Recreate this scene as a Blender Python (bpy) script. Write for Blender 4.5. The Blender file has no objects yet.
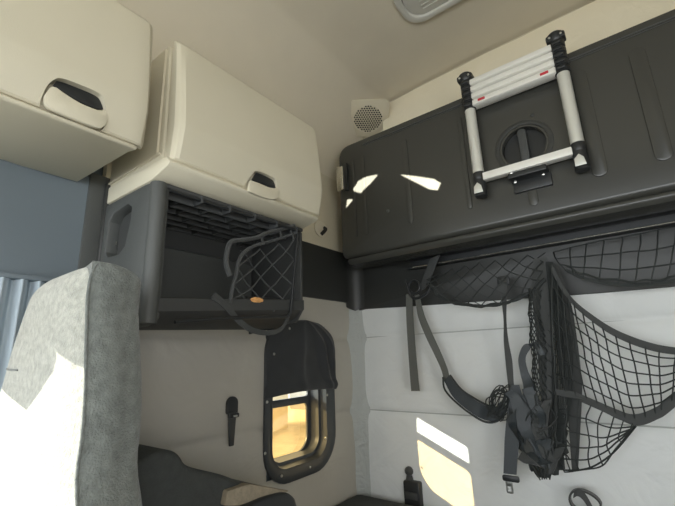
import bpy, bmesh, math, random
from mathutils import Vector, Matrix, noise
random.seed(7)
C = bpy.context.scene.collection
V = Vector
# ------------------------------------------------------------------ camera maths
F = 396.0; CX, CY = 337.5, 253.0
def dv(px, py): return V((px-CX, -(py-CY), -F))
_Y = dv(650, 345).normalized()
_X = -dv(-200, 375); _X = (_X - _X.dot(_Y)*_Y).normalized()
_Z = _X.cross(_Y)
RM = Matrix((_X, _Y, _Z))
def at(px, py, x=None, y=None, z=None):
    """point of a known world plane seen at a photo pixel (camera at origin)"""
    v = RM @ dv(px, py)
    k = x/v.x if x is not None else (y/v.y if y is not None else z/v.z)
    return v*k
XL, YR = -1.329, 1.9
FLOOR = -1.5
XR = 1.15
YF = -1.75
SUN = V((1.1, 1.0, -0.5)).normalized()

# ------------------------------------------------------------------ materials
def lin(c):
    return tuple(((v/255)/12.92 if v/255 <= .04045 else ((v/255+.055)/1.055)**2.4) for v in c)
def mat(name, col, rough=.6, metal=0, bump=0, bscale=200, var=0, vscale=4, spec=.5, sheen=0, wrinkle=0, wscale=6, coat=0, weave=0):
    m = bpy.data.materials.new(name); m.use_nodes = True
    nt = m.node_tree; b = nt.nodes['Principled BSDF']
    c = (*lin(col), 1)
    b.inputs['Base Color'].default_value = c
    b.inputs['Roughness'].default_value = rough
    b.inputs['Metallic'].default_value = metal
    b.inputs['Specular IOR Level'].default_value = spec
    if sheen: b.inputs['Sheen Weight'].default_value = sheen
    if coat:
        b.inputs['Coat Weight'].default_value = coat; b.inputs['Coat Roughness'].default_value = .15
    tc = nt.nodes.new('ShaderNodeTexCoord')
    if var:
        n = nt.nodes.new('ShaderNodeTexNoise'); n.inputs['Scale'].default_value = vscale; n.inputs['Detail'].default_value = 6
        nt.links.new(tc.outputs['Object'], n.inputs['Vector'])
        r = nt.nodes.new('ShaderNodeMapRange'); r.inputs['From Min'].default_value = .3; r.inputs['From Max'].default_value = .7
        r.inputs['To Min'].default_value = 1-var; r.inputs['To Max'].default_value = 1+var
        nt.links.new(n.outputs['Fac'], r.inputs['Value'])
        mx = nt.nodes.new('ShaderNodeVectorMath'); mx.operation = 'SCALE'; mx.inputs[0].default_value = c[:3]
        nt.links.new(r.outputs['Result'], mx.inputs['Scale'])
        nt.links.new(mx.outputs['Vector'], b.inputs['Base Color'])
    last = None
    def addbump(tex, st, dist):
        nonlocal last
        bp = nt.nodes.new('ShaderNodeBump'); bp.inputs['Strength'].default_value = st; bp.inputs['Distance'].default_value = dist
        nt.links.new(tex, bp.inputs['Height'])
        if last: nt.links.new(last, bp.inputs['Normal'])
        last = bp.outputs['Normal']
    if wrinkle:
        n = nt.nodes.new('ShaderNodeTexNoise'); n.inputs['Scale'].default_value = wscale; n.inputs['Detail'].default_value = 3
        n.inputs['Distortion'].default_value = 1.2
        nt.links.new(tc.outputs['Object'], n.inputs['Vector']); addbump(n.outputs['Fac'], wrinkle, .03)
    if bump:
        n = nt.nodes.new('ShaderNodeTexNoise'); n.inputs['Scale'].default_value = bscale; n.inputs['Detail'].default_value = 4
        nt.links.new(tc.outputs['Object'], n.inputs['Vector']); addbump(n.outputs['Fac'], bump, .003)
    if weave:
        n = nt.nodes.new('ShaderNodeTexWave'); n.inputs['Scale'].default_value = weave; n.bands_direction = 'DIAGONAL'
        nt.links.new(tc.outputs['Object'], n.inputs['Vector']); addbump(n.outputs['Fac'], .3, .001)
    if last: nt.links.new(last, b.inputs['Normal'])
    return m
def emis(name, col, s):
    m = bpy.data.materials.new(name); m.use_nodes = True
    b = m.node_tree.nodes['Principled BSDF']
    b.inputs['Emission Color'].default_value = (*lin(col), 1); b.inputs['Emission Strength'].default_value = s
    return m
def glass(name, tint, gl=.08, rough=.02):
    m = bpy.data.materials.new(name); m.use_nodes = True; nt = m.node_tree
    nt.nodes.remove(nt.nodes['Principled BSDF'])
    t = nt.nodes.new('ShaderNodeBsdfTransparent'); t.inputs['Color'].default_value = (*tint, 1)
    g = nt.nodes.new('ShaderNodeBsdfGlossy'); g.inputs['Roughness'].default_value = rough
    x = nt.nodes.new('ShaderNodeMixShader'); x.inputs['Fac'].default_value = gl
    nt.links.new(t.outputs[0], x.inputs[1]); nt.links.new(g.outputs[0], x.inputs[2])
    nt.links.new(x.outputs[0], nt.nodes['Material Output'].inputs['Surface'])
    return m
M = dict(
    cream=mat('cream_plastic', (206, 199, 177), .5, bump=.12, bscale=350, var=.02),
    cream_edge=mat('cream_seal', (210, 202, 180), .55),
    head=mat('headliner_fabric', (212, 203, 182), .9, bump=.25, bscale=500, var=.04, vscale=3, spec=.2, wrinkle=.15, wscale=2.5),
    beige=mat('beige_trim_fabric', (205, 196, 172), .85, bump=.2, bscale=400, var=.04, spec=.2, wrinkle=.2, wscale=3),
    band=mat('cream_padded_band', (232, 222, 196), .75, bump=.1, bscale=300, wrinkle=.25, wscale=8),
    vinyl=mat('grey_quilted_vinyl', (221, 223, 221), .6, var=.03, bump=.15, bscale=300, wrinkle=.4, wscale=5, spec=.35),
    sidevinyl=mat('grey_side_vinyl', (178, 174, 164), .7, var=.04, bump=.15, bscale=300, wrinkle=.3, wscale=4, spec=.3),
    pillar=mat('grey_pillar_vinyl', (168, 171, 167), .5, wrinkle=.4, wscale=16, var=.03),
    black=mat('black_moulded_plastic', (52, 53, 51), .42, bump=.12, bscale=350, var=.05),
    bunk=mat('black_bunk_plastic', (64, 64, 60), .27, bump=.1, bscale=300, var=.04, vscale=2),
    dark=mat('dark_grey_plastic', (60, 61, 60), .6, bump=.2, bscale=300),
    locker=mat('charcoal_plastic', (78, 80, 78), .55, bump=.25, bscale=260),
    rib=mat('charcoal_ribs', (66, 68, 68), .45),
    bluegrey=mat('blue_grey_panel', (108, 118, 124), .7, bump=.1, bscale=200, var=.05, vscale=2),
    curtain=mat('blue_grey_curtain', (176, 188, 196), .9, spec=.1, bump=.1, bscale=500),
    seat=mat('grey_woven_seat', (168, 168, 158), .95, bump=1, bscale=320, var=.22, vscale=90, sheen=.4, spec=.15),
    seatside=mat('dark_grey_seat_side', (108, 112, 108), .95, bump=1, bscale=260, var=.25, vscale=50, sheen=.3, spec=.15),
    bench=mat('charcoal_fabric', (58, 61, 60), .92, bump=.7, bscale=250, var=.1, vscale=60, wrinkle=.3, wscale=9),
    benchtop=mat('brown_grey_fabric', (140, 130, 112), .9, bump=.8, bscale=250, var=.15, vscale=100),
    cloth=mat('black_cover_cloth', (44, 46, 48), .85, bump=.3, bscale=500, sheen=.2),
    rubber=mat('black_rubber', (38, 40, 41), .4),
    frame=mat('window_frame_black', (58, 61, 63), .38),
    strap=mat('grey_webbing', (92, 93, 88), .75, weave=260, bump=.3, bscale=500),
    strapd=mat('black_webbing', (56, 58, 57), .65, weave=260, bump=.3, bscale=500, sheen=.2),
    strapb=mat('slate_webbing', (44, 50, 53), .33, weave=220, bump=.3, bscale=400),
    net=mat('black_net_cord', (44, 48, 47), .7),
    silver=mat('brushed_aluminium', (216, 216, 208), .35, metal=.35, bump=.1, bscale=120),
    rung=mat('pale_aluminium_rung', (232, 230, 222), .45, metal=.1),
    steel=mat('screw_steel', (200, 200, 195), .3, metal=1),
    chrome=mat('chrome_latch', (220, 218, 208), .25, metal=.9),
    red=mat('red_marker', (190, 40, 55), .5),
    hole=mat('perforation_dark', (48, 46, 42), .9),
    lens=mat('clear_lamp_lens', (200, 198, 188), .2, coat=.6),
    floor=mat('floor_rubber', (128, 128, 124), .8, bump=.3),
    paper=mat('orange_wrapper', (236, 176, 110), .6, wrinkle=.5, wscale=60),
    outb=mat('beige_render', (196, 180, 150), .9, var=.05),  # plain beige of the building wall
    outw=mat('white_cladding', (222, 220, 214), .8),
    ground=mat('pale_gravel', (176, 164, 140), .95, var=.12, vscale=2),
    g_clear=glass('window_glass', (.95, .97, .95)),
    g_tint=glass('tinted_pane', (1, .86, .60)),
)

# ------------------------------------------------------------------ mesh helpers
def link(name, bm, m, parent=None, smooth=38, loc=None):
    me = bpy.data.meshes.new(name)
    bmesh.ops.recalc_face_normals(bm, faces=bm.faces)
    bm.to_mesh(me); bm.free()
    for mm in (m if isinstance(m, (list, tuple)) else [m]): me.materials.append(mm)
    for p in me.polygons: p.use_smooth = True
    if smooth < 180: me.set_sharp_from_angle(angle=math.radians(smooth))
    o = bpy.data.objects.new(name, me); C.objects.link(o)
    if parent is not None:
        # vertices are in world coords: put the object at its own centre, under its parent
        c = centre(me)
        me.transform(Matrix.Translation(-c))
        o.parent = parent; o.location = c - wloc(parent)
    else:
        c = base(me) if loc is None else V(loc)
        me.transform(Matrix.Translation(-c)); o.location = c
    return o
def centre(me):
    a = [v.co for v in me.vertices]
    return V([(min(v[i] for v in a)+max(v[i] for v in a))/2 for i in range(3)])
def base(me):
    a = [v.co for v in me.vertices]; c = centre(me)
    return V((c.x, c.y, min(v.z for v in a)))
def wloc(o):
    l = V(o.location)
    while o.parent: o = o.parent; l += V(o.location)
    return l
def tag(o, label, cat, group=None):
    o['label'] = label; o['category'] = cat
    if group: o['group'] = group
    return o
def thing(name, label, cat, loc, group=None):
    o = bpy.data.objects.new(name, None); C.objects.link(o); o.location = loc; o.empty_display_size = .05
    return tag(o, label, cat, group)
def struct(o, label=None):
    o['kind'] = 'structure'
    if label: o['label'] = label
    return o
def bx(bm, lo, hi, bev=0, seg=2):
    lo, hi = V(lo), V(hi)
    r = bmesh.ops.create_cube(bm, size=1)
    for v in r['verts']:
        v.co = V([lo[i]+(v.co[i]+.5)*(hi[i]-lo[i]) for i in range(3)])
    if bev:
        es = list({e for v in r['verts'] for e in v.link_edges})
        bmesh.ops.bevel(bm, geom=es, offset=bev, segments=seg, affect='EDGES', profile=.5)
def prism(bm, pts, ext, holes=(), bev=0, seg=2):
    """planar outline (3D points) with holes, extruded by vector ext"""
    t = bmesh.new()
    edges = []
    for loop in [pts]+list(holes):
        vs = [t.verts.new(p) for p in loop]
        for i in range(len(vs)): edges.append(t.edges.new((vs[i], vs[(i+1) % len(vs)])))
    if holes:
        bmesh.ops.triangle_fill(t, use_beauty=True, use_dissolve=False, edges=edges)
    else:
        t.faces.new(t.verts[:])
    g = bmesh.ops.extrude_face_region(t, geom=t.faces[:])
    bmesh.ops.translate(t, verts=[v for v in g['geom'] if isinstance(v, bmesh.types.BMVert)], vec=V(ext))
    bmesh.ops.recalc_face_normals(t, faces=t.faces)
    if bev:
        es = [e for e in t.edges if len(e.link_faces) == 2 and e.calc_face_angle(0) > math.radians(50)]
        bmesh.ops.bevel(t, geom=es, offset=bev, segments=seg, affect='EDGES', profile=.5)
    join(bm, t)
def join(bm, t):
    me = bpy.data.meshes.new('tmp'); t.to_mesh(me); t.free(); bm.from_mesh(me); bpy.data.meshes.remove(me)
def rrect(c, u, v, w, h, r, n=6):
    """rounded rectangle centred c with half axes; r can be 4 radii (ur, ul, ll, lr)"""
    c, u, v = V(c), V(u).normalized(), V(v).normalized()
    rs = r if isinstance(r, (list, tuple)) else [r]*4
    out = []
    for k, (sx, sy) in enumerate(((1, 1), (-1, 1), (-1, -1), (1, -1))):
        rr = rs[k]; cc = c+u*sx*(w/2-rr)+v*sy*(h/2-rr)
        a0 = k*math.pi/2
        for i in range(n+1):
            a = a0+math.pi/2*i/n
            out.append(cc+u*rr*math.cos(a)+v*rr*math.sin(a))
    return out
def ring(c, u, v, r, n=32, r2=None):
    c, u, v = V(c), V(u).normalized(), V(v).normalized()
    return [c+u*r*math.cos(2*math.pi*i/n)+v*(r2 or r)*math.sin(2*math.pi*i/n) for i in range(n)]
def spline(P, per=6):
    P = [V(p) for p in P]; out = []
    if len(P) < 3: return P
    Q = [2*P[0]-P[1]]+P+[2*P[-1]-P[-2]]
    for i in range(1, len(Q)-2):
        a, b, c, d = Q[i-1:i+3]
        for k in range(per):
            t = k/per
            out.append(.5*((2*b)+(c-a)*t+(2*a-5*b+4*c-d)*t*t+(-a+3*b-3*c+d)*t**3))
    out.append(P[-1]); return out
def tube(bm, P, r, n=6, caps=True):
    P = [V(p) for p in P]; rings = []
    up = V((0, 0, 1)); m = len(P)
    for i, p in enumerate(P):
        t = (P[min(i+1, m-1)]-P[max(i-1, 0)])
        t = t.normalized() if t.length > 1e-9 else V((0, 0, 1))
        if i == 0:
            a = t.cross(up)
            if a.length < .1: a = t.cross(V((0, 1, 0)))
        else:
            a = a - a.dot(t)*t
            if a.length < 1e-6: a = t.cross(up)
        a = a.normalized(); b = t.cross(a)
        rr = r[i] if isinstance(r, (list, tuple)) else r
        rings.append([bm.verts.new(p+(a*math.cos(2*math.pi*k/n)+b*math.sin(2*math.pi*k/n))*rr) for k in range(n)])
    for i in range(m-1):
        for k in range(n):
            bm.faces.new((rings[i][k], rings[i][(k+1) % n], rings[i+1][(k+1) % n], rings[i+1][k]))
    if caps:
        bm.faces.new(rings[0][::-1]); bm.faces.new(rings[-1])
def ribbon(bm, P, W, wd, th=.003, per=6):
    """webbing: centre line P, width W (float or list), width direction(s) wd"""
    n0 = len(P)
    Ws = W if isinstance(W, (list, tuple)) else [W]*n0
    ds = wd if isinstance(wd, list) else [wd]*n0
    A = [V(p)-V(d).normalized()*w/2 for p, w, d in zip(P, Ws, ds)]
    B = [V(p)+V(d).normalized()*w/2 for p, w, d in zip(P, Ws, ds)]
    A, B = spline(A, per), spline(B, per)
    m = len(A); R = []
    for i in range(m):
        t = (A[min(i+1, m-1)]-A[max(i-1, 0)]); w = (B[i]-A[i])
        nn = t.cross(w); nn = nn.normalized()*th/2 if nn.length > 1e-9 else V((0, th/2, 0))
        R.append([bm.verts.new(q) for q in (A[i]+nn, B[i]+nn, B[i]-nn, A[i]-nn)])
    for i in range(m-1):
        for k in range(4):
            bm.faces.new((R[i][k], R[i][(k+1) % 4], R[i+1][(k+1) % 4], R[i+1][k]))
    bm.faces.new(R[0][::-1]); bm.faces.new(R[-1])
def grid(bm, f, nu, nv, skip=None, thick=None):
    G = [[bm.verts.new(f(i/nu, j/nv)) for j in range(nv+1)] for i in range(nu+1)]
    for i in range(nu):
        for j in range(nv):
            if skip and skip((G[i][j].co+G[i+1][j+1].co)/2): continue
            bm.faces.new((G[i][j], G[i+1][j], G[i+1][j+1], G[i][j+1]))
    if thick is not None:
        g = bmesh.ops.extrude_face_region(bm, geom=bm.faces[:])
        bmesh.ops.translate(bm, verts=[v for v in g['geom'] if isinstance(v, bmesh.types.BMVert)], vec=V(thick))
def netmesh(bm, f, nu, nv, r=.0022, per=5, jit=.004, diag=False):
    """cords along both families of a surface f(u,v)"""
    def g(u, v):
        p = f(u, v)
        q = p*14
        return p+V((noise.noise(q), noise.noise(q+V((9, 0, 0)))*.6, noise.noise(q+V((0, 9, 0)))))*jit
    if not diag:
        for i in range(nu+1): tube(bm, [g(i/nu, k/(nv*per)) for k in range(nv*per+1)], r, 4)
        for j in range(nv+1): tube(bm, [g(k/(nu*per), j/nv) for k in range(nu*per+1)], r, 4)
    else:
        for s in (1, -1):
            for i in range(-nv, nu+1+ (nv if s < 0 else 0)):
                L = []
                for k in range(nv*per+1):
                    v = k/per; u = i+v if s > 0 else i-v
                    if -1e-6 <= u <= nu+1e-6: L.append(g(u/nu, v/nv))
                if len(L) > 1: tube(bm, L, r, 4)
def cyl(bm, a, b, r, n=20, r2=None):
    a, b = V(a), V(b)
    tube(bm, [a, b], [r, r if r2 is None else r2], n)
def cut(o, cutbms):
    """boolean the given solids out of an object and keep the plain mesh"""
    for cb in cutbms:
        me = bpy.data.meshes.new('c'); bmesh.ops.recalc_face_normals(cb, faces=cb.faces); cb.to_mesh(me); cb.free()
        me.transform(Matrix.Translation(-wloc(o)))
        co = bpy.data.objects.new('c', me); C.objects.link(co); co.location = wloc(o)
        mod = o.modifiers.new('b', 'BOOLEAN'); mod.operation = 'DIFFERENCE'; mod.solver = 'EXACT'; mod.object = co
        dg = bpy.context.evaluated_depsgraph_get(); dg.update()
        new = bpy.data.meshes.new_from_object(o.evaluated_get(dg))
        o.modifiers.remove(mod); o.data = new
        bpy.data.objects.remove(co)
    for p in o.data.polygons: p.use_smooth = True
    o.data.set_sharp_from_angle(angle=math.radians(17 if o.name.startswith('door') else 38))
    return o
def screw(parent, p, n, r=.007):
    bm = bmesh.new(); p, n = V(p), V(n).normalized()
    tube(bm, [p, p+n*.002, p+n*.004], [r, r, r*.55], 10)
    return link('screw', bm, M['steel'], parent)
AX, AY, AZ = V((1, 0, 0)), V((0, 1, 0)), V((0, 0, 1))

# ================================================================== SETTING
bm = bmesh.new(); bx(bm, (XL-.05, YF-.1, FLOOR-.06), (XR+.05, YR+.1, FLOOR)); struct(link('floor', bm, M['floor']), 'grey rubber cab floor')
# ceiling: arched headliner
prof = [(-1.345, .92), (-1.325, 1.08), (-1.26, 1.24), (-1.16, 1.38), (-1.04, 1.475), (-1.0, 1.49), (-.8, 1.505), (-.4, 1.52), (0, 1.525), (.5, 1.51), (.9, 1.48), (1.1, 1.3), (XR+.01, .92)]
def ceilz(x):
    for (a, za), (b, zb) in zip(prof, prof[1:]):
        if a <= x <= b: return za+(zb-za)*(x-a)/(b-a)
bm = bmesh.new()
A = [V((x, YF, z)) for x, z in prof]; B = [V((x*1.0-.04*(1 if x < -1.2 else 0), YF, z+.05)) for x, z in prof][::-1]
prism(bm, A+B, (0, YR-YF+.06, 0))
struct(link('ceiling', bm, M['head'], smooth=28), 'beige fabric headliner')

# left wall, quilted vinyl with the sleeper window opening and the cab door window opening
SEAMS = (.095, -.285)
def quilt(h):
    d = min(abs(h-s) for s in SEAMS)
    return .012*(1-math.exp(-(d/.04)))+.008*(1-math.exp(-(d/.008)))
WY0, WY1, WZ0, WZ1 = 1.238, 1.60, -.455, .13
def wl(u, v):
    y = .50+u*(YR-.50); z = -1.5+v*(.32+1.5)
    return V((XL-.012+quilt(z)+.003*noise.noise(V((y*5, z*4, 0))), y, z))
bm = bmesh.new()
grid(bm, wl, 70, 182, skip=lambda p: WY0-.02 < p.y < WY1+.02 and WZ0-.02 < p.z < WZ1+.02)
struct(link('wall_left', bm, M['sidevinyl'], smooth=60), 'grey padded vinyl side wall of the sleeper')
# outer skin of the left wall with openings
bm = bmesh.new()
skin = [V((XL-.05, YF, FLOOR)), V((XL-.05, YR+.05, FLOOR)), V((XL-.05, YR+.05, 1.0)), V((XL-.05, YF, 1.0))]
hole1 = rrect((XL-.05, (WY0+WY1)/2, (WZ0+WZ1)/2), AY, AZ, WY1-WY0, WZ1-WZ0, .08)
# unseen door window: its opening is shaped to place the seat's sun patch
def door_pt(px, py, seat_y=.274):
    p = at(px, py, y=seat_y); t = (p.x-(XL-.05))/SUN.x
    return p-SUN*t
dw = [door_pt(*q) for q in ((53, 341), (57, 352), (65, 361), (84, 371), (88, 395), (86, 430), (80, 465), (74, 500), (66, 600), (60, 1000))]
dw2 = [door_pt(*q) for q in ((-30, 1000), (-30, 383), (0, 387), (12, 397), (30, 411), (42, 394), (53, 372), (56, 356))]
for p in dw+dw2: p.x = XL-.05
hole2 = dw+dw2
prism(bm, skin, (-.006, 0, 0), holes=[hole1, hole2])
struct(link('wall_left', bm, M['bluegrey']), 'blue grey cab side panel')
# rear wall
def rw(u, v):
    x = XL+u*(XR-XL); z = -1.5+v*(.33+1.5)
    return V((x, YR+.012-quilt(z)-.004*noise.noise(V((x*3, z*3, 3))), z))
bm = bmesh.new(); grid(bm, rw, 90, 190, thick=(0, .06, 0))
struct(link('wall_rear', bm, M['vinyl'], smooth=60), 'pale grey quilted vinyl rear wall')
bm = bmesh.new(); bx(bm, (XL-.05, YR+.0, .30), (XR, YR+.06, 1.56)); struct(link('wall_rear', bm, M['beige']), 'beige upper rear wall')
bm = bmesh.new(); bx(bm, (XR, YF, FLOOR), (XR+.05, YR+.06, -.3)); bx(bm, (XR, YF, .45), (XR+.05, YR+.06, .98)); bx(bm, (XR, .1, -.3), (XR+.05, YR+.06, .45)); bx(bm, (XR, YF, -.3), (XR+.05, -1.1, .45))
struct(link('wall_right', bm, M['sidevinyl']), 'grey side wall with door window')
bm = bmesh.new(); bx(bm, (XL-.05, YF-.05, FLOOR), (XR, YF, -.42)); bx(bm, (XL-.05, YF-.05, .50), (XR, YF, 1.58))
struct(link('wall_front', bm, M['dark']), 'dashboard wall below and above the windshield')
# upper left trim panel (beige), dark belt strip, dark belt at rear, cream band
bm = bmesh.new()
def ul(u, v):
    y = .50+u*(YR-.5); z = .575+v*.45
    return V((XL+.004+.006*noise.noise(V((y*4, z*4, 5))), y, z))
grid(bm, ul, 40, 14, thick=(-.03, 0, 0)); struct(link('trim_1', bm, M['beige'], smooth=60), 'beige upper side panel')
bm = bmesh.new(); bx(bm, (XL-.02, .50, .29), (XL+.018, YR, .578), .006); struct(link('trim_2', bm, M['black']), 'black plastic belt panel on the side wall')
bm = bmesh.new()
pts = [at(*q, y=YR-.02) for q in ((340, 250), (345, 304), (365, 309), (400, 307), (500, 300), (600, 293), (675, 286.5))]
e = pts[-1]; 
prism(bm, [V((XL, YR-.02, .62)), V((XL, YR-.02, .24))]+[V((p.x, YR-.02, p.z)) for p in pts[2:]]+[V((XR, YR-.02, e.z)), V((XR, YR-.02, .62))], (0, .05, 0), bev=.004)
struct(link('trim_3', bm, M['black']), 'black plastic belt panel under the upper bunk')
# rounded black belt corner
bm = bmesh.new()
R0 = .075
def bc(u, v):
    a = math.pi/2*u; z = .265+v*.33-.02*(1-abs(2*u-1))
    return V((XL+.016+R0-R0*math.cos(a)*1.0, YR-.02-R0+R0*math.sin(a), z))
grid(bm, bc, 12, 4, thick=(-.02, .02, 0)); struct(link('trim_4', bm, M['black'], smooth=60), 'black rounded belt corner')
# vinyl corner pillar
bm = bmesh.new()
def pil(u, v):
    a = math.pi/2*u; z = -1.5+v*1.77
    r = .058+.003*noise.noise(V((a*3, z*9, 1)))
    c = V((XL+.075, YR-.075, z))
    return c+V((-math.cos(a)*.078*1.0+ (0), math.sin(a)*.078, 0))*(r/.058) + V((.014, -.014, 0))*math.sin(math.pi*u)
grid(bm, pil, 10, 60, thick=(-.01, .01, 0)); struct(link('trim_5', bm, M['pillar'], smooth=60), 'wrinkled grey vinyl corner post')
# cream band above bunk
bm = bmesh.new()
def band(u, v):
    x = -1.03+u*(XR+1.03); z = 1.06+v*(ceilz(x)-.02-1.06)
    return V((x, YR-.02-.018*math.sin(math.pi*v)**.5-.01*noise.noise(V((x*6, v, 0))), z))
grid(bm, band, 60, 10, thick=(0, .03, 0)); struct(link('trim_6', bm, M['band'], smooth=60), 'cream padded band above the upper bunk')
# blue grey side panel forward of the locker, with swept edge
bm = bmesh.new()
def bp(u, v):
    y = .19+u*.30; z = .235+v*.35
    return V((XL-.005+.03*(1-u)**2*v, y, z))
grid(bm, bp, 30, 12, thick=(-.03, 0, 0)); struct(link('trim_7', bm, M['bluegrey'], smooth=60), 'smooth blue grey panel over the curtain')
bm = bmesh.new(); bx(bm, (XL-.02, .455, -.6), (XL+.004, .52, .6), .003); struct(link('trim_8', bm, M['locker']), 'dark pillar trim between cab and sleeper')

for z in SEAMS:
    bm = bmesh.new(); tube(bm, [V((XL+.06, YR+.010, z)), V((XR, YR+.010, z))], .0035, 6); struct(link('trim_10', bm, M['pillar']), 'stitched seam on the rear wall')
# faint stitched outline letters on the rear wall
for ch, px, py in (('C', 493, 378), ('E', 609, 386), ('D', 627, 386), ('Z', 646, 385)):
    cu = bpy.data.curves.new('t', 'FONT'); cu.body = ch; cu.size = .085; cu.extrude = .001; cu.bevel_depth = .0
    cu.fill_mode = 'NONE'; cu.extrude = 0; cu.bevel_depth = .0011
    to = bpy.data.objects.new('t', cu); C.objects.link(to)
    dg = bpy.context.evaluated_depsgraph_get(); me = bpy.data.meshes.new_from_object(to.evaluated_get(dg))
    bpy.data.objects.remove(to)
    p = at(px, py, y=YR-.004)
    me.transform(Matrix.Translation(p) @ Matrix.Rotation(math.pi/2, 4, 'X') @ Matrix.Diagonal((1.25 if ch != 'C' else 1.9, .9, 1, 1)))
    b2 = bmesh.new(); b2.from_mesh(me); 
    struct(link('trim_9', b2, M['vinyl'], smooth=180), 'faint stitched outline letter on the quilted rear wall')

# ================================================================== WINDOW
win = thing('window_1', None, None, (XL, (WY0+WY1)/2, WZ0)); del win['label']; del win['category']
struct(win, 'sleeper window in a black screwed-on frame')
bm = bmesh.new()
oc = V((XL+.006, 1.435, -.172)); 
outer = rrect(oc, AY, AZ, .47, .68, [.15, .15, .14, .16], 8)
inner = rrect((XL+.006, (WY0+WY1)/2, (WZ0+WZ1)/2), AY, AZ, WY1-WY0, WZ1-WZ0, .09, 8)
prism(bm, outer, (.014, 0, 0), holes=[inner], bev=.003)
link('window_frame', bm, M['frame'], win)
# reveal: lofted ring going outwards, with a step
bm = bmesh.new()
def rl(x, ins, r=.09): return rrect((x, (WY0+WY1)/2, (WZ0+WZ1)/2), AY, AZ, WY1-WY0-2*ins, WZ1-WZ0-2*ins, max(.03, r-ins), 8)
LO = [rl(XL+.022, -.006), rl(XL+.022, .002), rl(XL-.01, .010), rl(XL-.014, .022), rl(XL-.03, .024), rl(XL-.058, .030), rl(XL-.064, .0), rl(XL-.05, -.02), rl(XL-.0, -.012)]
vs = [[bm.verts.new(p) for p in L] for L in LO]
for a, b in zip(vs, vs[1:]):
    for k in range(len(a)): bm.faces.new((a[k], a[(k+1) % len(a)], b[(k+1) % len(a)], b[k]))
link('window_reveal', bm, M['frame'], win, smooth=30)
XP = XL-.061
def pane_loop(y0, y1, z0, z1, r):
    return rrect((XP, (y0+y1)/2, (z0+z1)/2), AY, AZ, y1-y0, z1-z0, r, 6)
PL = pane_loop(1.285, 1.548, -.425, -.218, [.02, .02, .03, .065]); PU = pane_loop(1.285, 1.555, -.185, -.115, .012)
bm = bmesh.new(); prism(bm, rl(XP, .024), (-.012, 0, 0), holes=[PL, PU], bev=.002); link('sash', bm, M['frame'], win)
for L, m in ((PL, 'g_tint'), (PU, 'g_clear')):
    bm = bmesh.new(); prism(bm, [p+V((-.006, 0, 0)) for p in L], (-.0005, 0, 0)); 
    # one sheet per pane
    g = link('glass', bm, M[m], win)
for (px, py) in ((274, 354), (289, 328.5), (315, 330.5), (330, 356), (327, 395), (267, 402), (265, 453.5), (281.5, 476), (310, 467.5), (325.5, 438)):
    p = at(px, py, x=XL+.02)
    if 350 > py: continue
    if py < 395: continue
    screw(win, p, (1, 0, 0), .006)
# cover cloth fastened over the upper half
cov = thing('window_cover', 'black cloth blind buttoned over the upper half of the side window', 'window cover', (XL+.02, 1.44, -.16))
bm = bmesh.new()
def covf(u, v):
    # outline follows rounded top of frame; hem bulges bottom right
    z = -.150+v*(.322)
    hw = .238 if v < .55 else .238*math.sqrt(max(0, 1-((v-.55)/.45)**2.4))
    yc = 1.437
    if v > .985: hw = max(hw, .03)
    y = yc+(u-.5)*2*hw
    if v < .15 and u > .75: y -= .012*(1-v/.15)*(u-.75)/.25
    if v < .12 and u < .25: y -= .006
    x = XL+.026 + .012*math.sin(math.pi*u)**.5
    # folds running down towards the right
    for (k, c0, wd_, am) in ((.40, .60, .045, .030), (.25, .80, .035, .028), (.1, .40, .05, .012)):
        cen = c0+k*(1-v)*.75-.03*math.sin(v*6)
        x += am*math.exp(-((u-cen)/wd_)**2)*min(1, (1-v)*2.5)*(.35+.65*min(1, v/.3))
    if v < .13: x += .010*math.sin(math.pi*v/.13)*(.35+.65*u)
    x += .003*noise.noise(V((u*6, v*7, 2)))
    return V((x, y, z+ (.012*math.sin(u*3.1)-.012)*(v < .2)*(1-v/.2)))
grid(bm, covf, 48, 48, thick=(-.006, 0, 0))
link('cover_cloth', bm, M['cloth'], cov, smooth=70)
for (px, py) in ((274, 354), (289.5, 328.5), (315, 330.5), (330, 356)):
    p = at(px, py, x=XL+.034); screw(cov, p, (1, 0, 0), .006)

# ================================================================== OUTSIDE (seen through the pane)
bm = bmesh.new(); bx(bm, (-40, -20, -2.75), (-1.6, 40, -2.7)); tag(link('ground', bm, M['ground']), 'pale sunlit gravel yard outside the side window', 'ground')
bpy.data.objects['ground']['kind'] = 'structure'
del bpy.data.objects['ground']['category']
yb = at(288, 420, x=-12).y
b1 = thing('building', 'cream building outside the side window on the left of the lower pane', 'building', (-13, yb-4, -2.7))
bm = bmesh.new(); bx(bm, (-14, yb-9, -2.7), (-12, yb, 4)); link('wall', bm, M['outb'], b1)
for k in range(3):
    bm = bmesh.new(); bx(bm, (-12.02, yb-.9-k*.8, -.9), (-11.95, yb-.5-k*.8, -.3)); link('window', bm, M['dark'], b1)
b2 = thing('trailer', 'white box trailer outside the side window beside the cream building', 'trailer', (-11, yb+3.5, -2.7))
bm = bmesh.new(); bx(bm, (-12, yb+.1, -2.0), (-9.8, yb+7, 3), .03); link('box_body', bm, M['outw'], b2)
for k in range(3):
    bm = bmesh.new(); cyl(bm, (-10.2, yb+3+k*1.3, -2.2), (-9.9, yb+3+k*1.3, -2.2), .5, 24); link('wheel', bm, M['rubber'], b2)

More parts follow.
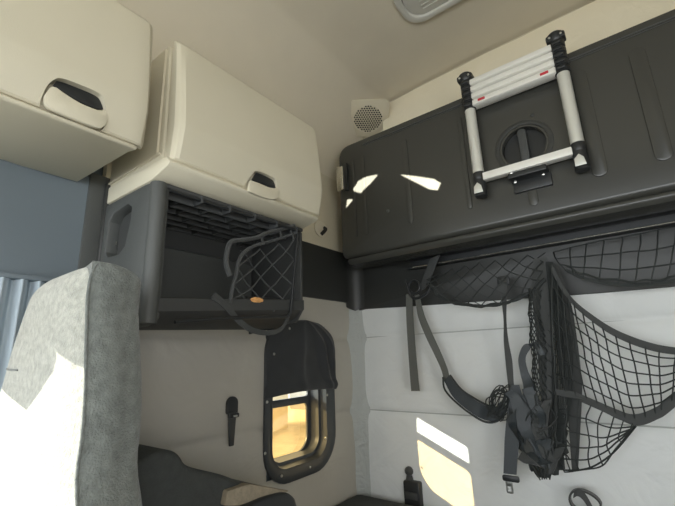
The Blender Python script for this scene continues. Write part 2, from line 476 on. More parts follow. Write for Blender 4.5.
# ================================================================== CABINETS
def cab(name, y0, y1, label, handle, bot):
    """overhead cabinet hung on the side wall between y0 and y1"""
    t = thing(name, label, 'cabinet', (XL, (y0+y1)/2, .5), 'overhead cabinets on the side wall')
    # body : carcass set behind the door, bottom lip slopes
    bm = bmesh.new()
    sec = [(XL+.005, .56), (-.998, .552), (-.990, .558), (-1.002, .935), (-1.01, .945), (XL+.005, .945)]
    prism(bm, [V((x, y0+.004, z)) for x, z in sec], (0, y1-y0-.008, 0), bev=.006)
    link('cabinet_body', bm, M['cream'], t)
    bm = bmesh.new()
    prism(bm, [V((-1.012, y0+.012, .555)), V((-.978, y0+.012, .555)), V((-.985, y0+.012, .935)), V((-1.012, y0+.012, .935))], (0, y1-y0-.024, 0))
    link('door_seal', bm, M['cream_edge'], t)
    # bottom rail
    bm = bmesh.new()
    sec = bot
    prism(bm, [V((x, y0, z)) for x, z in sec], (0, y1-y0, 0), bev=.004, seg=2)
    link('bottom_panel', bm, M['cream'], t)
    bm = bmesh.new()
    bx(bm, (XL+.01, y0-.003, .568), (-1.0, y0+.006, .574), .001); bx(bm, (-1.022, y0-.002, .575), (-1.014, y0+.006, .93), .002)
    link('side_seam', bm, M['cream_edge'], t)
    # door: bowed shell
    sec = [(-.985, .562), (-.968, .543), (-.950, .541), (-.944, .545), (-.934, .585), (-.9235, .640), (-.9245, .655), (-.932, .74), (-.944, .83), (-.954, .90), (-.962, .932), (-.975, .948), (-.99, .95), (-.985, .85), (-.985, .70)]
    bm = bmesh.new()
    n = 26
    rings = []
    for i in range(n+1):
        s = i/n; s = .5-.5*math.cos(math.pi*s); y = y0+.008+s*(y1-y0+.012)
        e = min(s, 1-s)*(y1-y0)
        k = 1-max(0, 1-e/.022)**2.2       # corner rounding towards the ends
        cx, cz = -.982, .75
        rings.append([bm.verts.new((cx+(x-cx)*(.6+.4*k), y, cz+(z-cz)*(.985+.015*k))) for x, z in sec])
    for a, b in zip(rings, rings[1:]):
        for q in range(len(a)): bm.faces.new((a[q], a[(q+1) % len(a)], b[(q+1) % len(a)], b[q]))
    bm.faces.new(rings[0]); bm.faces.new(rings[-1][::-1])
    d = link('door', bm, M['cream'], t, smooth=17)
    # hand recess
    cb = bmesh.new()
    face = [at(px, py, x=-.925) for px, py in handle['out']]
    face = spline(face+[face[0]], 3)[:-1]
    prism(cb, [p+V((.03, 0, 0)) for p in face], (-.062, 0, 0), bev=0)
    cut(d, [cb])
    bm = bmesh.new()
    # scoop floor: slanted cup behind the opening, dark at its top
    lo = [at(px, py, x=-.925) for px, py in handle['out']]
    c = sum(lo, V())/len(lo)
    grow = [V((-.955, c.y+(p.y-c.y)*1.03, c.z+max(-.028, (p.z-c.z)*1.0))) for p in lo]
    prism(bm, grow, (-.012, 0, 0))
    link('recess_cup', bm, M['cream'], d)
    bm = bmesh.new()
    up = [at(px, py, x=-.944) for px, py in handle['dark']]
    prism(bm, up, (-.006, 0, 0), bev=.001)
    link('opening_shade', bm, M['rubber'], d)  # black plate stands for the shaded opening above the paddle
    bm = bmesh.new()
    fl = [at(px, py, x=-.934) for px, py in handle['flap']]
    fl = spline(fl+[fl[0]], 3)[:-1]
    prism(bm, fl, (-.012, 0, 0), bev=.002)
    link('handle_paddle', bm, M['cream'], d)
    return t
h1 = dict(out=[(54, 79), (62, 77.5), (80, 84), (98, 92), (104, 98), (108, 111), (108.5, 122), (104, 128), (96, 128), (70, 118), (50, 109), (43.5, 102), (44, 95), (48, 85)],
          dark=[(53, 85), (58, 79), (64, 79), (97, 93), (103, 98), (106, 109), (98, 109), (80, 102), (66, 93)],
          flap=[(45, 95), (53, 86), (66, 94), (80, 102.5), (98, 110), (107, 110.5), (107, 122), (103, 127), (96, 127), (70, 117), (50, 108), (45, 102)])
h2 = dict(out=[(256, 170.5), (262, 171.5), (274, 177), (278, 181), (280, 190), (279.5, 196), (276, 200), (268, 199.5), (252, 193.5), (247.5, 190), (250, 180)],
          dark=[(257, 171.5), (262, 172.5), (273, 178), (277, 182), (278.5, 188.5), (270, 187), (260, 182.5), (252, 180)],
          flap=[(251, 180), (260, 183.5), (270, 187.5), (279, 189), (279, 196), (275.5, 199), (268, 198.5), (252, 192.5), (249, 189)])
cab('overhead_cabinet', -.42, .420, 'cream overhead cabinet cut off by the left edge, above the blue grey panel', h1, [(XL+.005, .552), (-.99, .534), (-.947, .524), (-.941, .532), (-.965, .549), (XL+.005, .57)])
cab('overhead_cabinet', .507, 1.135, 'cream overhead cabinet directly above the dark netted locker', h2, [(XL+.005, .502), (-1.03, .500), (-.952, .518), (-.941, .528), (-.962, .550), (XL+.005, .56)])

# ================================================================== OPEN LOCKER
LX = -1.02
lk = thing('open_locker', 'charcoal open-front locker with ribbed roof and side pocket under the farther cream cabinet', 'locker', (XL, .75, .08))
Lz1 = .498; y0, y1 = .507, 1.122
# left end panel with pocket
pf = [at(*q, y=y0) for q in ((111, 216), (124, 203), (131, 207), (130, 219), (124, 246), (116, 257), (108, 256))]
hy = [(-1.235, .375), (-1.225, .405), (-1.12, .435), (-1.11, .42), (-1.115, .30), (-1.135, .265), (-1.20, .235), (-1.235, .25)]
hole = [at(*q, y=y0) for q in ((109, 222), (113, 214), (127, 204), (131, 207), (130, 219), (124, 246), (118, 254), (107, 257), (105, 252))]
bm = bmesh.new()
outl = [V((XL+.01, y0, .497)), V((LX-.05, y0, .497)), V((LX, y0, .492)), V((LX+.0, y0, .44)), V((LX, y0, .11)), V((LX-.05, y0, .095)), V((XL+.01, y0, .095))]
prism(bm, outl, (0, .05, 0), holes=[hole], bev=.006)
link('end_panel', bm, M['locker'], lk)
bm = bmesh.new(); bx(bm, (-1.30, y0+.035, .22), (-1.14, y0+.049, .47)); link('pocket_back', bm, M['dark'], lk)
bm = bmesh.new()
tube(bm, [at(115, 245, y=y0+.03)+V((math.cos(a), 0, math.sin(a)))*.011 for a in [i*math.pi/6 for i in range(9)]], .0025, 6)
link('pocket_hook', bm, M['steel'], lk)
# rounded front post
bm = bmesh.new()
tube(bm, spline([(LX-.010, y0+.022, .10), (LX-.008, y0+.022, .2), (LX-.008, y0+.022, .42), (LX-.012, y0+.022, .494)], 6), .023, 14)
link('front_post', bm, M['locker'], lk, smooth=60)
# back, top with ribs, bottom lip, right end
bm = bmesh.new(); bx(bm, (XL+.006, y0+.04, .12), (XL+.022, y1-.01, Lz1)); link('back_panel', bm, M['dark'], lk)
bm = bmesh.new(); bx(bm, (XL+.01, y0+.02, Lz1-.014), (LX+.005, y1, Lz1), .004); 
link('top_panel', bm, M['dark'], lk)
bm = bmesh.new()
for r in range(6):
    x = -1.30+r*.05
    bx(bm, (x, y0+.05, Lz1-.035), (x+.006, y1-.015, Lz1-.012), .001)
    nn = 5
    for k in range(nn):
        y = y0+.09+(k+.5*(r % 2))*.105
        if y < y1-.03: bx(bm, (x, y, Lz1-.035), (x+.05, y+.006, Lz1-.012), .001)
link('roof_ribs', bm, M['rib'], lk)
# lower shelf back moulding visible below ribs
bm = bmesh.new()
sec = [(XL+.02, .40), (XL+.045, .39), (XL+.05, .23), (XL+.08, .19), (XL+.08, .12), (XL+.02, .12)]
prism(bm, [V((x, y0+.05, z)) for x, z in sec], (0, y1-y0-.08, 0), bev=.006); link('back_moulding', bm, M['locker'], lk)
bm = bmesh.new()
sec = [(XL+.01, .15), (LX-.06, .14), (LX-.01, .17), (LX+.004, .165), (LX+.004, .13), (LX-.03, .103), (-1.15, .092), (XL+.01, .10)]
A = [V((x, y0+.03, z)) for x, z in sec]
bm2 = bmesh.new(); a = [bm.verts.new(p) for p in A]; b = [bm.verts.new(p+V((0, y1-y0-.03, .045 if p.x > LX-.1 else .02))) for p in A]
for k in range(len(a)): bm.faces.new((a[k], a[(k+1) % len(a)], b[(k+1) % len(a)], b[k]))
bm.faces.new(a); bm.faces.new(b[::-1])
link('bottom_shelf', bm, M['dark'], lk); bm2.free()
bm = bmesh.new()
outl = [V((XL+.01, y1, .497)), V((LX-.02, y1, .496)), V((LX, y1-.0, .48)), V((LX, y1, .17)), V((LX-.03, y1, .13)), V((XL+.01, y1, .10))]
prism(bm, outl, (0, -.012, 0), bev=.003); link('end_panel', bm, M['dark'], lk)

# cargo net with frame on locker opening (right half)
nt = thing('cargo_net', 'small black diamond cargo net in a wire frame across the locker opening', 'net', (LX, .9, .13))
fx = LX+.012
c1, c2, c3, c4 = [at(*q, x=fx) for q in ((228, 226), (298, 231), (291, 316), (228, 312))]
bm = bmesh.new()
for seg in ([at(*q, x=fx) for q in ((170, 190), (230, 210), (290, 228), (297, 232), (297.5, 238), (294, 275), (291, 308), (289, 315), (283, 317), (230, 318), (175, 322))],):
    tube(bm, spline(seg, 4), .0055, 8)
link('net_frame', bm, M['rubber'], nt, smooth=60)
bm = bmesh.new()
tube(bm, spline([at(*q, x=fx-.01) for q in ((296, 233), (275, 240), (252, 247), (240, 258), (236, 275), (232, 290), (230, 303))], 5), .006, 6)
tube(bm, spline([at(*q, x=fx-.008) for q in ((294, 226), (270, 232), (255, 238), (242, 240), (230, 243), (226, 262), (230, 276))], 5), .008, 6)
for px, py in ((262, 240), (280, 233), (292, 235)):
    cyl(bm, at(px-1.5, py-5, x=fx-.006), at(px+2, py+5, x=fx-.006), .004, 6)
link('net_binding', bm, M['strapd'], nt, smooth=60)
q1, q2, q3, q4 = [at(*q, x=fx-.012) for q in ((240, 252), (296, 236), (291, 312), (230, 300))]
bm = bmesh.new()
netmesh(bm, lambda u, v: q1.lerp(q2, u).lerp(q4.lerp(q3, u), v)+V((-.03*math.sin(math.pi*u)*math.sin(math.pi*v), 0, -.01*math.sin(math.pi*u))), 3, 3, .0028, 5, .006, diag=True)
link('net_cords', bm, M['strapd'], nt)
# ledge strip under net
bm = bmesh.new(); 
L = [at(*q, x=LX-.03) for q in ((248, 296), (289, 299), (289, 308), (240, 308))]
prism(bm, L, (-.02, 0, 0), bev=.003); link('shelf_stop', bm, M['rubber'], lk)
bm = bmesh.new()
pc = at(251, 301, x=LX-.02)
bmesh.ops.create_icosphere(bm, subdivisions=3, radius=.02)
for v in bm.verts:
    n = noise.noise(v.co*120)*.4+1
    v.co = V((v.co.x*.5, v.co.y*1.25, v.co.z*.42))*n+pc+V((.03, 0, .0))
tag(link('wrapper', bm, M['paper'], smooth=20), 'small crumpled orange wrapper on the locker shelf behind the net', 'wrapper')
# webbing strap looping under locker
bm = bmesh.new()
P = [at(*q, x=LX+.008) for q in ((213, 295), (226, 306), (238, 320), (252, 330), (268, 333), (281, 329), (288, 318))]
ribbon(bm, P, [.024, .022, .02, .018, .016, .015, .014], [V((0, .6, .8)), V((0, .7, .7)), V((0, .6, .8)), V((.3, .3, .9)), V((.3, 0, 1)), V((.3, -.3, .9)), V((0, -.8, .4))])
tag(link('webbing_strap', bm, M['strapd'], smooth=60), 'black webbing strap looping down below the open locker', 'strap')

# ================================================================== UPPER BUNK
YB = 1.65
bk = thing('upper_bunk', 'black plastic upper bunk folded up against the rear wall behind the ladder', 'bunk', (0, YB+.1, .46))
bm = bmesh.new()
zt, zb = 1.155, .497
def bx_l(z): return -1.205 if z < 1.09 else -1.205+.0
L = []
xl = -1.222
L += [V((XR-.06, YB, zb))]
L += [V((XR-.06, YB, zt))]
for i in range(7):
    a = math.pi/2+math.pi/2*i/6; L.append(V((xl+.07+.07*math.cos(a), YB, zt-.07+.07*math.sin(a))))
for i in range(5):
    a = math.pi+math.pi/2*i/4; L.append(V((xl+.03+.03*math.cos(a), YB, zb+.03+.03*math.sin(a))))
prism(bm, L, (0, .16, 0), bev=.022, seg=4)
shell = link('bunk_shell', bm, M['bunk'], bk)
# lip along the lower edge (rolled) 
bm = bmesh.new()
sec = [(YB+.014, .500), (YB+.006, .480), (YB+.022, .463), (YB+.08, .458), (YB+.15, .462), (YB+.15, .500)]
prism(bm, [V((xl+.03, y, z)) for y, z in sec], (XR-.06-xl-.05, 0, 0), bev=.012, seg=3); link('lower_lip', bm, M['bunk'], bk)
# stitched top rim
bm = bmesh.new()
tube(bm, [V((-1.05, YB-.001, 1.115)), V((XR-.1, YB-.001, 1.115))], .0022, 5)
tube(bm, [V((-1.05, YB-.001, 1.105)), V((XR-.1, YB-.001, 1.105))], .0015, 5); link('rim_bead', bm, M['rib'], bk)
# raised pressed ribs
def capsule(cx, z0, z1, w, th=.007, lean=0):
    bm = bmesh.new()
    prism(bm, rrect((cx, YB+.001, (z0+z1)/2), AX, AZ, w, z1-z0, w*.49, 6), (0, -th, 0), bev=th*.45, seg=2)
    return link('pressed_rib', bm, M['bunk'], bk)
for pxa, w in ((354, .018), (364, .022), (408, .03), (467.5, .022), (603, .05), (672, .05)):
    pt, pb = at(pxa-2.5, 160, y=YB), at(pxa+2.5, 210, y=YB)
    cx = (pt.x+pb.x)/2
    capsule(cx, .60, 1.05, w)
capsule(at(532, 190, y=YB).x, at(534, 206, y=YB).z, .72, .035)
# recessed round latch
lc = at(523.5, 146, y=YB)
bm = bmesh.new()
prism(bm, ring(lc+V((0, .001, 0)), AX, AZ, .112, 40), (0, -.006, 0), holes=[ring(lc+V((0, .001, 0)), AX, AZ, .094, 40)], bev=.002)
link('latch_ring', bm, M['black'], bk)
cb = bmesh.new(); prism(cb, ring(lc+V((0, -.03, 0)), AX, AZ, .085, 40), (0, .065, 0)); cut(shell, [cb])
bm = bmesh.new(); prism(bm, ring(lc+V((0, .034, 0)), AX, AZ, .083, 40), (0, -.004, 0)); 
dish = link('latch_dish', bm, M['rubber'], bk)
bm = bmesh.new(); prism(bm, rrect(lc+V((0, .030, .005)), AX, AZ, .034, .150, .016, 6), (0, -.032, 0), bev=.005); link('latch_handle', bm, M['rib'], bk)
# ladder bracket
bm = bmesh.new()
b0 = at(512, 183, y=1.60); 
p1, p2, p3, p4 = [at(*q, y=1.60) for q in ((506, 169), (543, 158.5), (545, 168), (509, 177.5))]
prism(bm, [p1, p2, p3, p4], (0, .048, 0), bev=.003)
bx(bm, (p4.x-.002, 1.585, p4.z-.012), (p3.x+.006, YB, p4.z+.008), .002)
bx(bm, (p4.x+.004, 1.635, p4.z-.06), (p3.x+.012, YB+.001, p4.z-.005), .003)
link('ladder_bracket', bm, M['rubber'], bk)
for q, yy in (((511, 173), 1.597), ((539, 164), 1.597), ((515, 182), 1.632), ((543, 174), 1.632)):
    screw(bk, at(*q, y=yy), (0, -1, 0), .007)
# left latch
bm = bmesh.new()
a, b = at(337.5, 169, y=YB-.012), at(345, 190, y=YB-.012)
bx(bm, (a.x, YB-.028, b.z), (b.x, YB, a.z), .005); bx(bm, (a.x+.006, YB-.032, b.z+.01), (b.x-.008, YB-.026, a.z-.03), .002)
link('side_latch', bm, M['chrome'], bk)
bm = bmesh.new(); bx(bm, (b.x, YB-.02, b.z-.005), (b.x+.022, YB, a.z+.015), .004); link('latch_housing', bm, M['rubber'], bk)
for q in ((404, 156), (388, 211), (470, 205), (532, 115)):
    p = at(*q, y=YB); bm = bmesh.new(); tube(bm, [p+V((0, .001, 0)), p+V((0, -.003, 0)), p+V((0, -.005, 0))], [.008, .008, .004], 10); link('plug', bm, M['black'], bk)

# rail below the bunk
rl_ = thing('mounting_rail', 'slim black double rail under the folded upper bunk carrying the nets', 'rail', (-.4, 1.86, .46))
pa, pb = at(408, 258, y=1.80), at(675, 209, y=1.80)
zr = (at(420, 267, y=1.84).z+at(675, 222, y=1.84).z)/2
zr1 = (at(475, 246, y=1.82).z+at(600, 223, y=1.82).z)/2
bm = bmesh.new(); bx(bm, (-.93, 1.815, zr1-.006), (XR, 1.885, zr1), .002); bx(bm, (-.93, 1.83, zr-.004), (XR, 1.882, zr+.004), .002); bx(bm, (-.93, 1.872, zr-.004), (XR, 1.882, zr1)); link('rail_track', bm, M['rubber'], rl_)
bm = bmesh.new()
tube(bm, [V((-.93, 1.813, zr1-.003)), V((XR, 1.813, zr1-.003))], .0028, 6); tube(bm, [V((-.90, 1.828, zr)), V((XR, 1.828, zr))], .0028, 6)
link('rail_edge', bm, M['chrome'], rl_)

# ================================================================== LADDER
YD = 1.605
ld = thing('telescopic_ladder', 'collapsed silver and black telescopic ladder clipped to the folded upper bunk', 'ladder', (at(530, 165, y=YD).x-.1, YD, at(530, 165, y=YD).z))
tl = at(467, 84, y=YD); tr = at(556, 42, y=YD); bl = at(482, 190, y=YD); br = at(580, 164, y=YD)
ztop = (tl.z+tr.z)/2; zbot = (bl.z+br.z)/2
xa = at(474, 140, y=YD).x; xb = at(569.5, 105, y=YD).x
zc = (at(470, 111, y=YD).z+at(560, 75, y=YD).z)/2
zf = (at(480, 176, y=YD).z+at(575, 152, y=YD).z)/2
for x, sgn in ((xa, -1), (xb, 1)):
    bm = bmesh.new(); cyl(bm, (x, YD, zf-.01), (x, YD, zc+.01), .0225, 20); st = link('stile', bm, M['silver'], ld, smooth=50)
    bm = bmesh.new()
    n = 5; h = (ztop-zc)/n
    for k in range(n):
        z = zc+k*h; r = .027
        tube(bm, [(x, YD, z), (x, YD, z+.003), (x, YD, z+h-.004), (x, YD, z+h)], [r-.004, r, r, r-.004], 18)
        bx(bm, (x-.016, YD-.032, z+.008), (x+.016, YD-.01, z+h-.008), .004)
    link('collar_stack', bm, M['rubber'], ld, smooth=40)
    bm = bmesh.new(); tube(bm, [(x, YD, ztop), (x, YD, ztop+.008), (x, YD, ztop+.035), (x, YD, ztop+.042)], [.025, .031, .031, .024], 18)
    bx(bm, (x-.034, YD-.026, ztop+.004), (x+.034, YD+.02, ztop+.03), .006)
    cp = link('top_cap', bm, M['rubber'], ld, smooth=40)
    for s in (-1, 1): screw(cp, (x+s*.02, YD-.027, ztop+.017), (0, -1, 0), .005)
    bm = bmesh.new(); tube(bm, [(x, YD, zf-.012), (x, YD, zf-.008), (x, YD, zf+.018), (x, YD, zf+.022)], [.023, .025, .025, .023], 18)
    link('lower_collar', bm, M['rubber'], ld, smooth=40)
    bm = bmesh.new(); tube(bm, [(x, YD, zbot-.03), (x, YD, zbot-.026), (x, YD, zf-.012)], [.021, .0255, .0235], 18); ft = link('foot', bm, M['rubber'], ld, smooth=40)
    bm = bmesh.new(); prism(bm, [V((x-.02, YD-.026, zbot-.018)), V((x+.017, YD-.026, zbot-.018)), V((x+.012, YD-.026, zbot+.012)), V((x-.002, YD-.026, zbot+.028)), V((x-.018, YD-.026, zbot+.012))], (0, -.005, 0), bev=.002); link('foot_clip', bm, M['silver'], ft)
zr_t = (at(471, 80, y=YD).z+at(549, 55, y=YD).z)/2; zr_b = (at(476, 109, y=YD).z+at(553, 79, y=YD).z)/2
ph = (ztop-.004-zc)/4
for k in range(4):
    z0 = zc+.002+k*ph
    bm = bmesh.new(); prism(bm, [V((xa+.02, YD+y, z0+z)) for y, z in ((-.026, .006), (-.022, ph-.006), (-.014, ph-.002), (.02, ph-.002), (.024, .004), (-.018, .002))], (xb-xa-.04, 0, 0), bev=.0015)
    r = link('rung', bm, M['rung'], ld)
    if k == 0:
        for s in (0, 1):
            xx = xa+.045 if s == 0 else xb-.075
            b2m = bmesh.new(); bx(b2m, (xx, YD-.028, z0+.012), (xx+.03, YD-.023, z0+ph-.012), .002); link('release_button', b2m, M['red'], r)
zlr = (at(500, 173, y=YD).z+at(560, 156, y=YD).z)/2
bm = bmesh.new(); bx(bm, (xa+.02, YD-.02, zlr-.016), (xb-.02, YD+.018, zlr+.016), .003); link('rung', bm, M['rung'], ld)

# ================================================================== CEILING FITTINGS
# speaker grille in the rear corner
gc = at(368, 119, y=1.795)
nrm = V((.25, -.38, -.88)).normalized(); u = V((.75, .55, 0)); u = (u-u.dot(nrm)*nrm).normalized(); w = nrm.cross(u)
g = thing('speaker_grille', 'round perforated cream speaker grille in the corner above the bunk', 'speaker grille', gc)
bm = bmesh.new(); prism(bm, rrect(gc-nrm*.012, u, w, .25, .24, .04, 5), nrm*.012, bev=.004); link('grille_plate', bm, M['beige'], g)
bm = bmesh.new(); tube(bm, ring(gc+nrm*.0, u, w, .088, 32)+[gc+u*.088], .003, 6); link('grille_rim', bm, M['cream_edge'], g)
bm = bmesh.new()
for i in range(-7, 8):
    for j in range(-7, 8):
        a, b = (i+.5*(j % 2))*.0145, j*.0135
        if a*a+b*b < .083**2: cyl(bm, gc+u*a+w*b+nrm*.0, gc+u*a+w*b+nrm*.0012, .0055, 6)
link('perforations', bm, M['hole'], g)
# dome lamp
lc_ = at(436, -10, z=1.50); zc_ = ceilz(lc_.x)
lp = thing('dome_lamp', 'clear oval dome lamp on the headliner at the top edge', 'lamp', (lc_.x, lc_.y, zc_-.03))
bm = bmesh.new(); prism(bm, rrect((lc_.x, lc_.y, zc_+.003), AX, AY, .35, .24, .085, 8), (0, 0, -.028), holes=[rrect((lc_.x, lc_.y, zc_+.003), AX, AY, .29, .18, .07, 8)], bev=.008); link('lamp_bezel', bm, M['lens'], lp)
bm = bmesh.new(); prism(bm, rrect((lc_.x, lc_.y, zc_+.002), AX, AY, .288, .178, .07, 8), (0, 0, -.018), bev=.004)
for k in range(6): bx(bm, (lc_.x-.085, lc_.y-.06+k*.022, zc_-.019), (lc_.x+.085, lc_.y-.052+k*.022, zc_-.016), .001)
link('lamp_lens', bm, M['lens'], lp)
# small ceiling screw
cpt = at(146, 8, x=-1.17); cpt.z = ceilz(-1.17)
bm = bmesh.new(); nn_ = V((.6, 0, -.8)); tube(bm, [cpt-nn_*.004, cpt+nn_*.004, cpt+nn_*.006], [.009, .009, .004], 10)
tag(link('ceiling_screw', bm, M['steel']), 'small screw in the headliner above the gap between the cream cabinets', 'screw')
# dark cable stub and hole in the beige side panel
p = at(322, 231, x=XL+.012)
t = thing('cable_outlet', 'beige cut-out with a short dark cable stub on the side panel below the farther cabinet', 'cable outlet', p)
bm = bmesh.new(); prism(bm, ring(p+V((-.004, -.01, .01)), AY, AZ, .055, 20, .045), (.008, 0, 0), bev=.003); link('cover_plate', bm, M['cream_edge'], t)
bm = bmesh.new(); tube(bm, spline([p+V((.0, .018, .022)), p+V((.018, .01, .008)), p+V((.014, -.006, -.012)), p+V((.004, -.014, -.024))], 4), .010, 8); link('cable_stub', bm, M['hole'], t)
bm = bmesh.new(); q = at(322, 262 if False else 243, x=XL+.02); 
# side hook below
hk = at(231, 405, x=XL+.012)
t = thing('coat_hook', 'slim black hook with a flat tail on the side wall left of the window', 'hook', at(231, 447, x=XL+.01))
bm = bmesh.new()
prism(bm, rrect(hk+V((0, 0, .0)), AY, AZ, .052, .062, [.024, .024, .006, .006], 6), (.012, 0, 0), bev=.003); link('hook_plate', bm, M['rubber'], t)
bm = bmesh.new(); q0, q1_ = at(231.5, 412, x=XL+.026), at(230.5, 446, x=XL+.02)
prism(bm, [q0+V((0, -.018, 0)), q0+V((0, .018, 0)), q1_+V((0, .010, 0)), q1_+V((0, -.010, 0))], (.009, 0, 0), bev=.003); link('hook_arm', bm, M['dark'], t)
bm = bmesh.new(); bx(bm, hk+V((.008, -.022, -.045)), hk+V((.026, .022, -.028)), .004); link('hook_hinge', bm, M['rubber'], t)
bm = bmesh.new(); bx(bm, hk+V((.025, -.008, -.041)), hk+V((.029, .010, -.034)), .001); link('hinge_pin', bm, M['steel'], t)

# ================================================================== CURTAIN
ct = thing('curtain', 'pale blue pleated curtain at the far left below the blue grey panel', 'curtain', (XL+.05, .3, -.9))
bm = bmesh.new()
def cf(u, v):
    y = .19+u*.265; z = -1.2+v*1.425
    ph = 2*math.pi*u*7+.5*math.sin(u*9)
    return V((XL+.045+.014*math.sin(ph)+.004*math.sin(ph*2+z*3), y, z))
grid(bm, cf, 150, 24, thick=(-.002, 0, 0)); link('curtain_cloth', bm, M['curtain'], ct, smooth=80)
bm = bmesh.new(); bx(bm, (XL+.02, .19, .223), (XL+.06, .455, .236), .003); link('curtain_track', bm, M['bluegrey'], ct)

# ================================================================== SEAT
YS = .30
st = thing('cab_seat', 'tall grey woven cab seat in the left foreground with sun on its backrest', 'seat', (-1.0, .25, FLOOR))
def sp(px, py): return at(px, py, y=YS)
outl_px = [(90, 263), (76, 264), (62, 270), (50, 279), (41, 291), (32, 310), (24, 330), (15, 355), (6, 385), (-4, 420), (-14, 470), (-22, 530), (-28, 620)]
left = [sp(*q) for q in outl_px]
right = [sp(*q) for q in ((88, 620), (84, 530), (81, 480), (86, 440), (89, 400), (90, 350), (91, 300))]
poly = spline(left, 3)+spline([sp(60, 640), *right], 3)
zmin = min(p.z for p in poly)
# front cushion: cross sections by height -> bulged shell
import bisect
def span(z):
    ls = [p for p in spline(left, 6)]; rs_ = [p for p in spline(right[::-1], 6)]
    def interp(L, z):
        L = sorted(L, key=lambda p: p.z)
        for a, b in zip(L, L[1:]):
            if a.z <= z <= b.z: return a.x+(b.x-a.x)*(z-a.z)/max(1e-6, b.z-a.z)
        return L[0].x if z < L[0].z else L[-1].x
    return interp(ls, z), interp(rs_, z)
zt_ = left[0].z-.001
def lean(z): return .06*(zt_-z)*-.0
D = .10
bm = bmesh.new()
zs = [zmin+(zt_-zmin)*(1-(1-i/40)**1.6) for i in range(41)]
def profile(z):
    x0, x1 = span(z)
    top = max(0, (zt_-z))
    k = min(1, math.sqrt(max(0, 1-(1-min(top/.05, 1))**2))*.9+.1)
    return x0, x1, k
rows = []
NU = 24
for z in zs:
    x0, x1, k = profile(z); row = []
    for i in range(NU+1):
        u_ = i/NU; x = x0+(x1-x0)*u_
        bul = .030*(1-abs(2*u_-1)**4)*k
        row.append(bm.verts.new((x, YS-bul+.022*(1-k), z)))
    rows.append(row)
back = [[bm.verts.new((v.co.x*.985-.015, YS+.02+.012, v.co.z-.012)) for v in r] for r in rows]
for G, H in ((rows, 0), (back, 1)):
    for i in range(len(G)-1):
        for j in range(NU): bm.faces.new((G[i][j], G[i][j+1], G[i+1][j+1], G[i+1][j]))
for i in range(len(rows)-1):
    for j in (0, NU): bm.faces.new((rows[i][j], rows[i+1][j], back[i+1][j], back[i][j]))
for i in (0, len(rows)-1):
    for j in range(NU): bm.faces.new((rows[i][j], rows[i][j+1], back[i][j+1], back[i][j]))
link('backrest', bm, M['seat'], st, smooth=60)
# side bolster wraps behind: rounded top
bm = bmesh.new()
SW = .125
rows = []
for z in zs:
    x0, x1, k = profile(z)
    n_ = 18; row = []
    for i in range(n_+1):
        a = math.pi*i/n_           # rounded back corner
        top = max(0, zt_-z)
        kk = math.sqrt(max(0, 1-(1-min(top/.10, 1))**2))
        d = D
        # path: from front seam, straight back, round the corner, then inward
        s = i/n_
        if s < .6: x = x1+.003+.010*math.sin(math.pi*s/.6)*k; y = YS-.006+(s/.6)*(d-.027)
        else:
            t_ = (s-.6)/.4*math.pi/2; x = x1+.003-.04*(1-math.cos(t_)); y = YS+.002+d-.035+.035*math.sin(t_)
        row.append(bm.verts.new((x+.0015*noise.noise(V((y*60, z*60, 0))), y, z-.052*s**3*max(0, 1-top/.22)**1.5)))
    xb_ = x0+.02
    row.append(bm.verts.new((xb_, YS+d, z-.052*max(0, 1-top/.22)**1.5))); row.append(bm.verts.new((xb_, YS+.02, z-.01)))
    rows.append(row)
for a, b in zip(rows, rows[1:]):
    for j in range(len(a)-1): bm.faces.new((a[j], a[j+1], b[j+1], b[j]))
    bm.faces.new((a[-1], a[0], b[0], b[-1]))
bm.faces.new(rows[-1]); bm.faces.new(rows[0][::-1])
link('side_bolster', bm, M['seatside'], st, smooth=60)
bm = bmesh.new()
tube(bm, [V((span(z)[1]+.002, YS-.007+.02*(1-profile(z)[2]), z)) for z in zs[:-1]], .003, 6); link('front_piping', bm, M['seatside'], st, smooth=80)
bm = bmesh.new()
P = []
for i, z in enumerate([zmin+(zt_-.03-zmin)*i/150 for i in range(151)]):
    P.append(V((span(z)[1]-.004+.0022*random.uniform(-1, 1), YS+D-.036+.002*random.uniform(-1, 1), z-.03*max(0, 1-(zt_-z)/.22)**1.5)))
tube(bm, P, .0045, 5); link('rear_piping', bm, M['seatside'], st, smooth=80)
bm = bmesh.new()
hl = [sp(27, 388), sp(22, 375)]
zq = sp(20, 368).z
tube(bm, [V((span(zq)[0]+.01+t*.16, YS-.03*(1-abs(2*(.02+t*.35)-1)**4)-.001, zq-.004*t)) for t in [i/10 for i in range(11)]], .0022, 5); link('panel_seam', bm, M['seatside'], st)
bm = bmesh.new(); bx(bm, (-1.24, -.25, -.98), (-.74, YS+.06, -.84), .05, 4); link('seat_cushion', bm, M['seat'], st)
bm = bmesh.new(); bx(bm, (-1.2, -.15, FLOOR), (-.82, YS, -.98), .02); link('seat_base', bm, M['dark'], st)

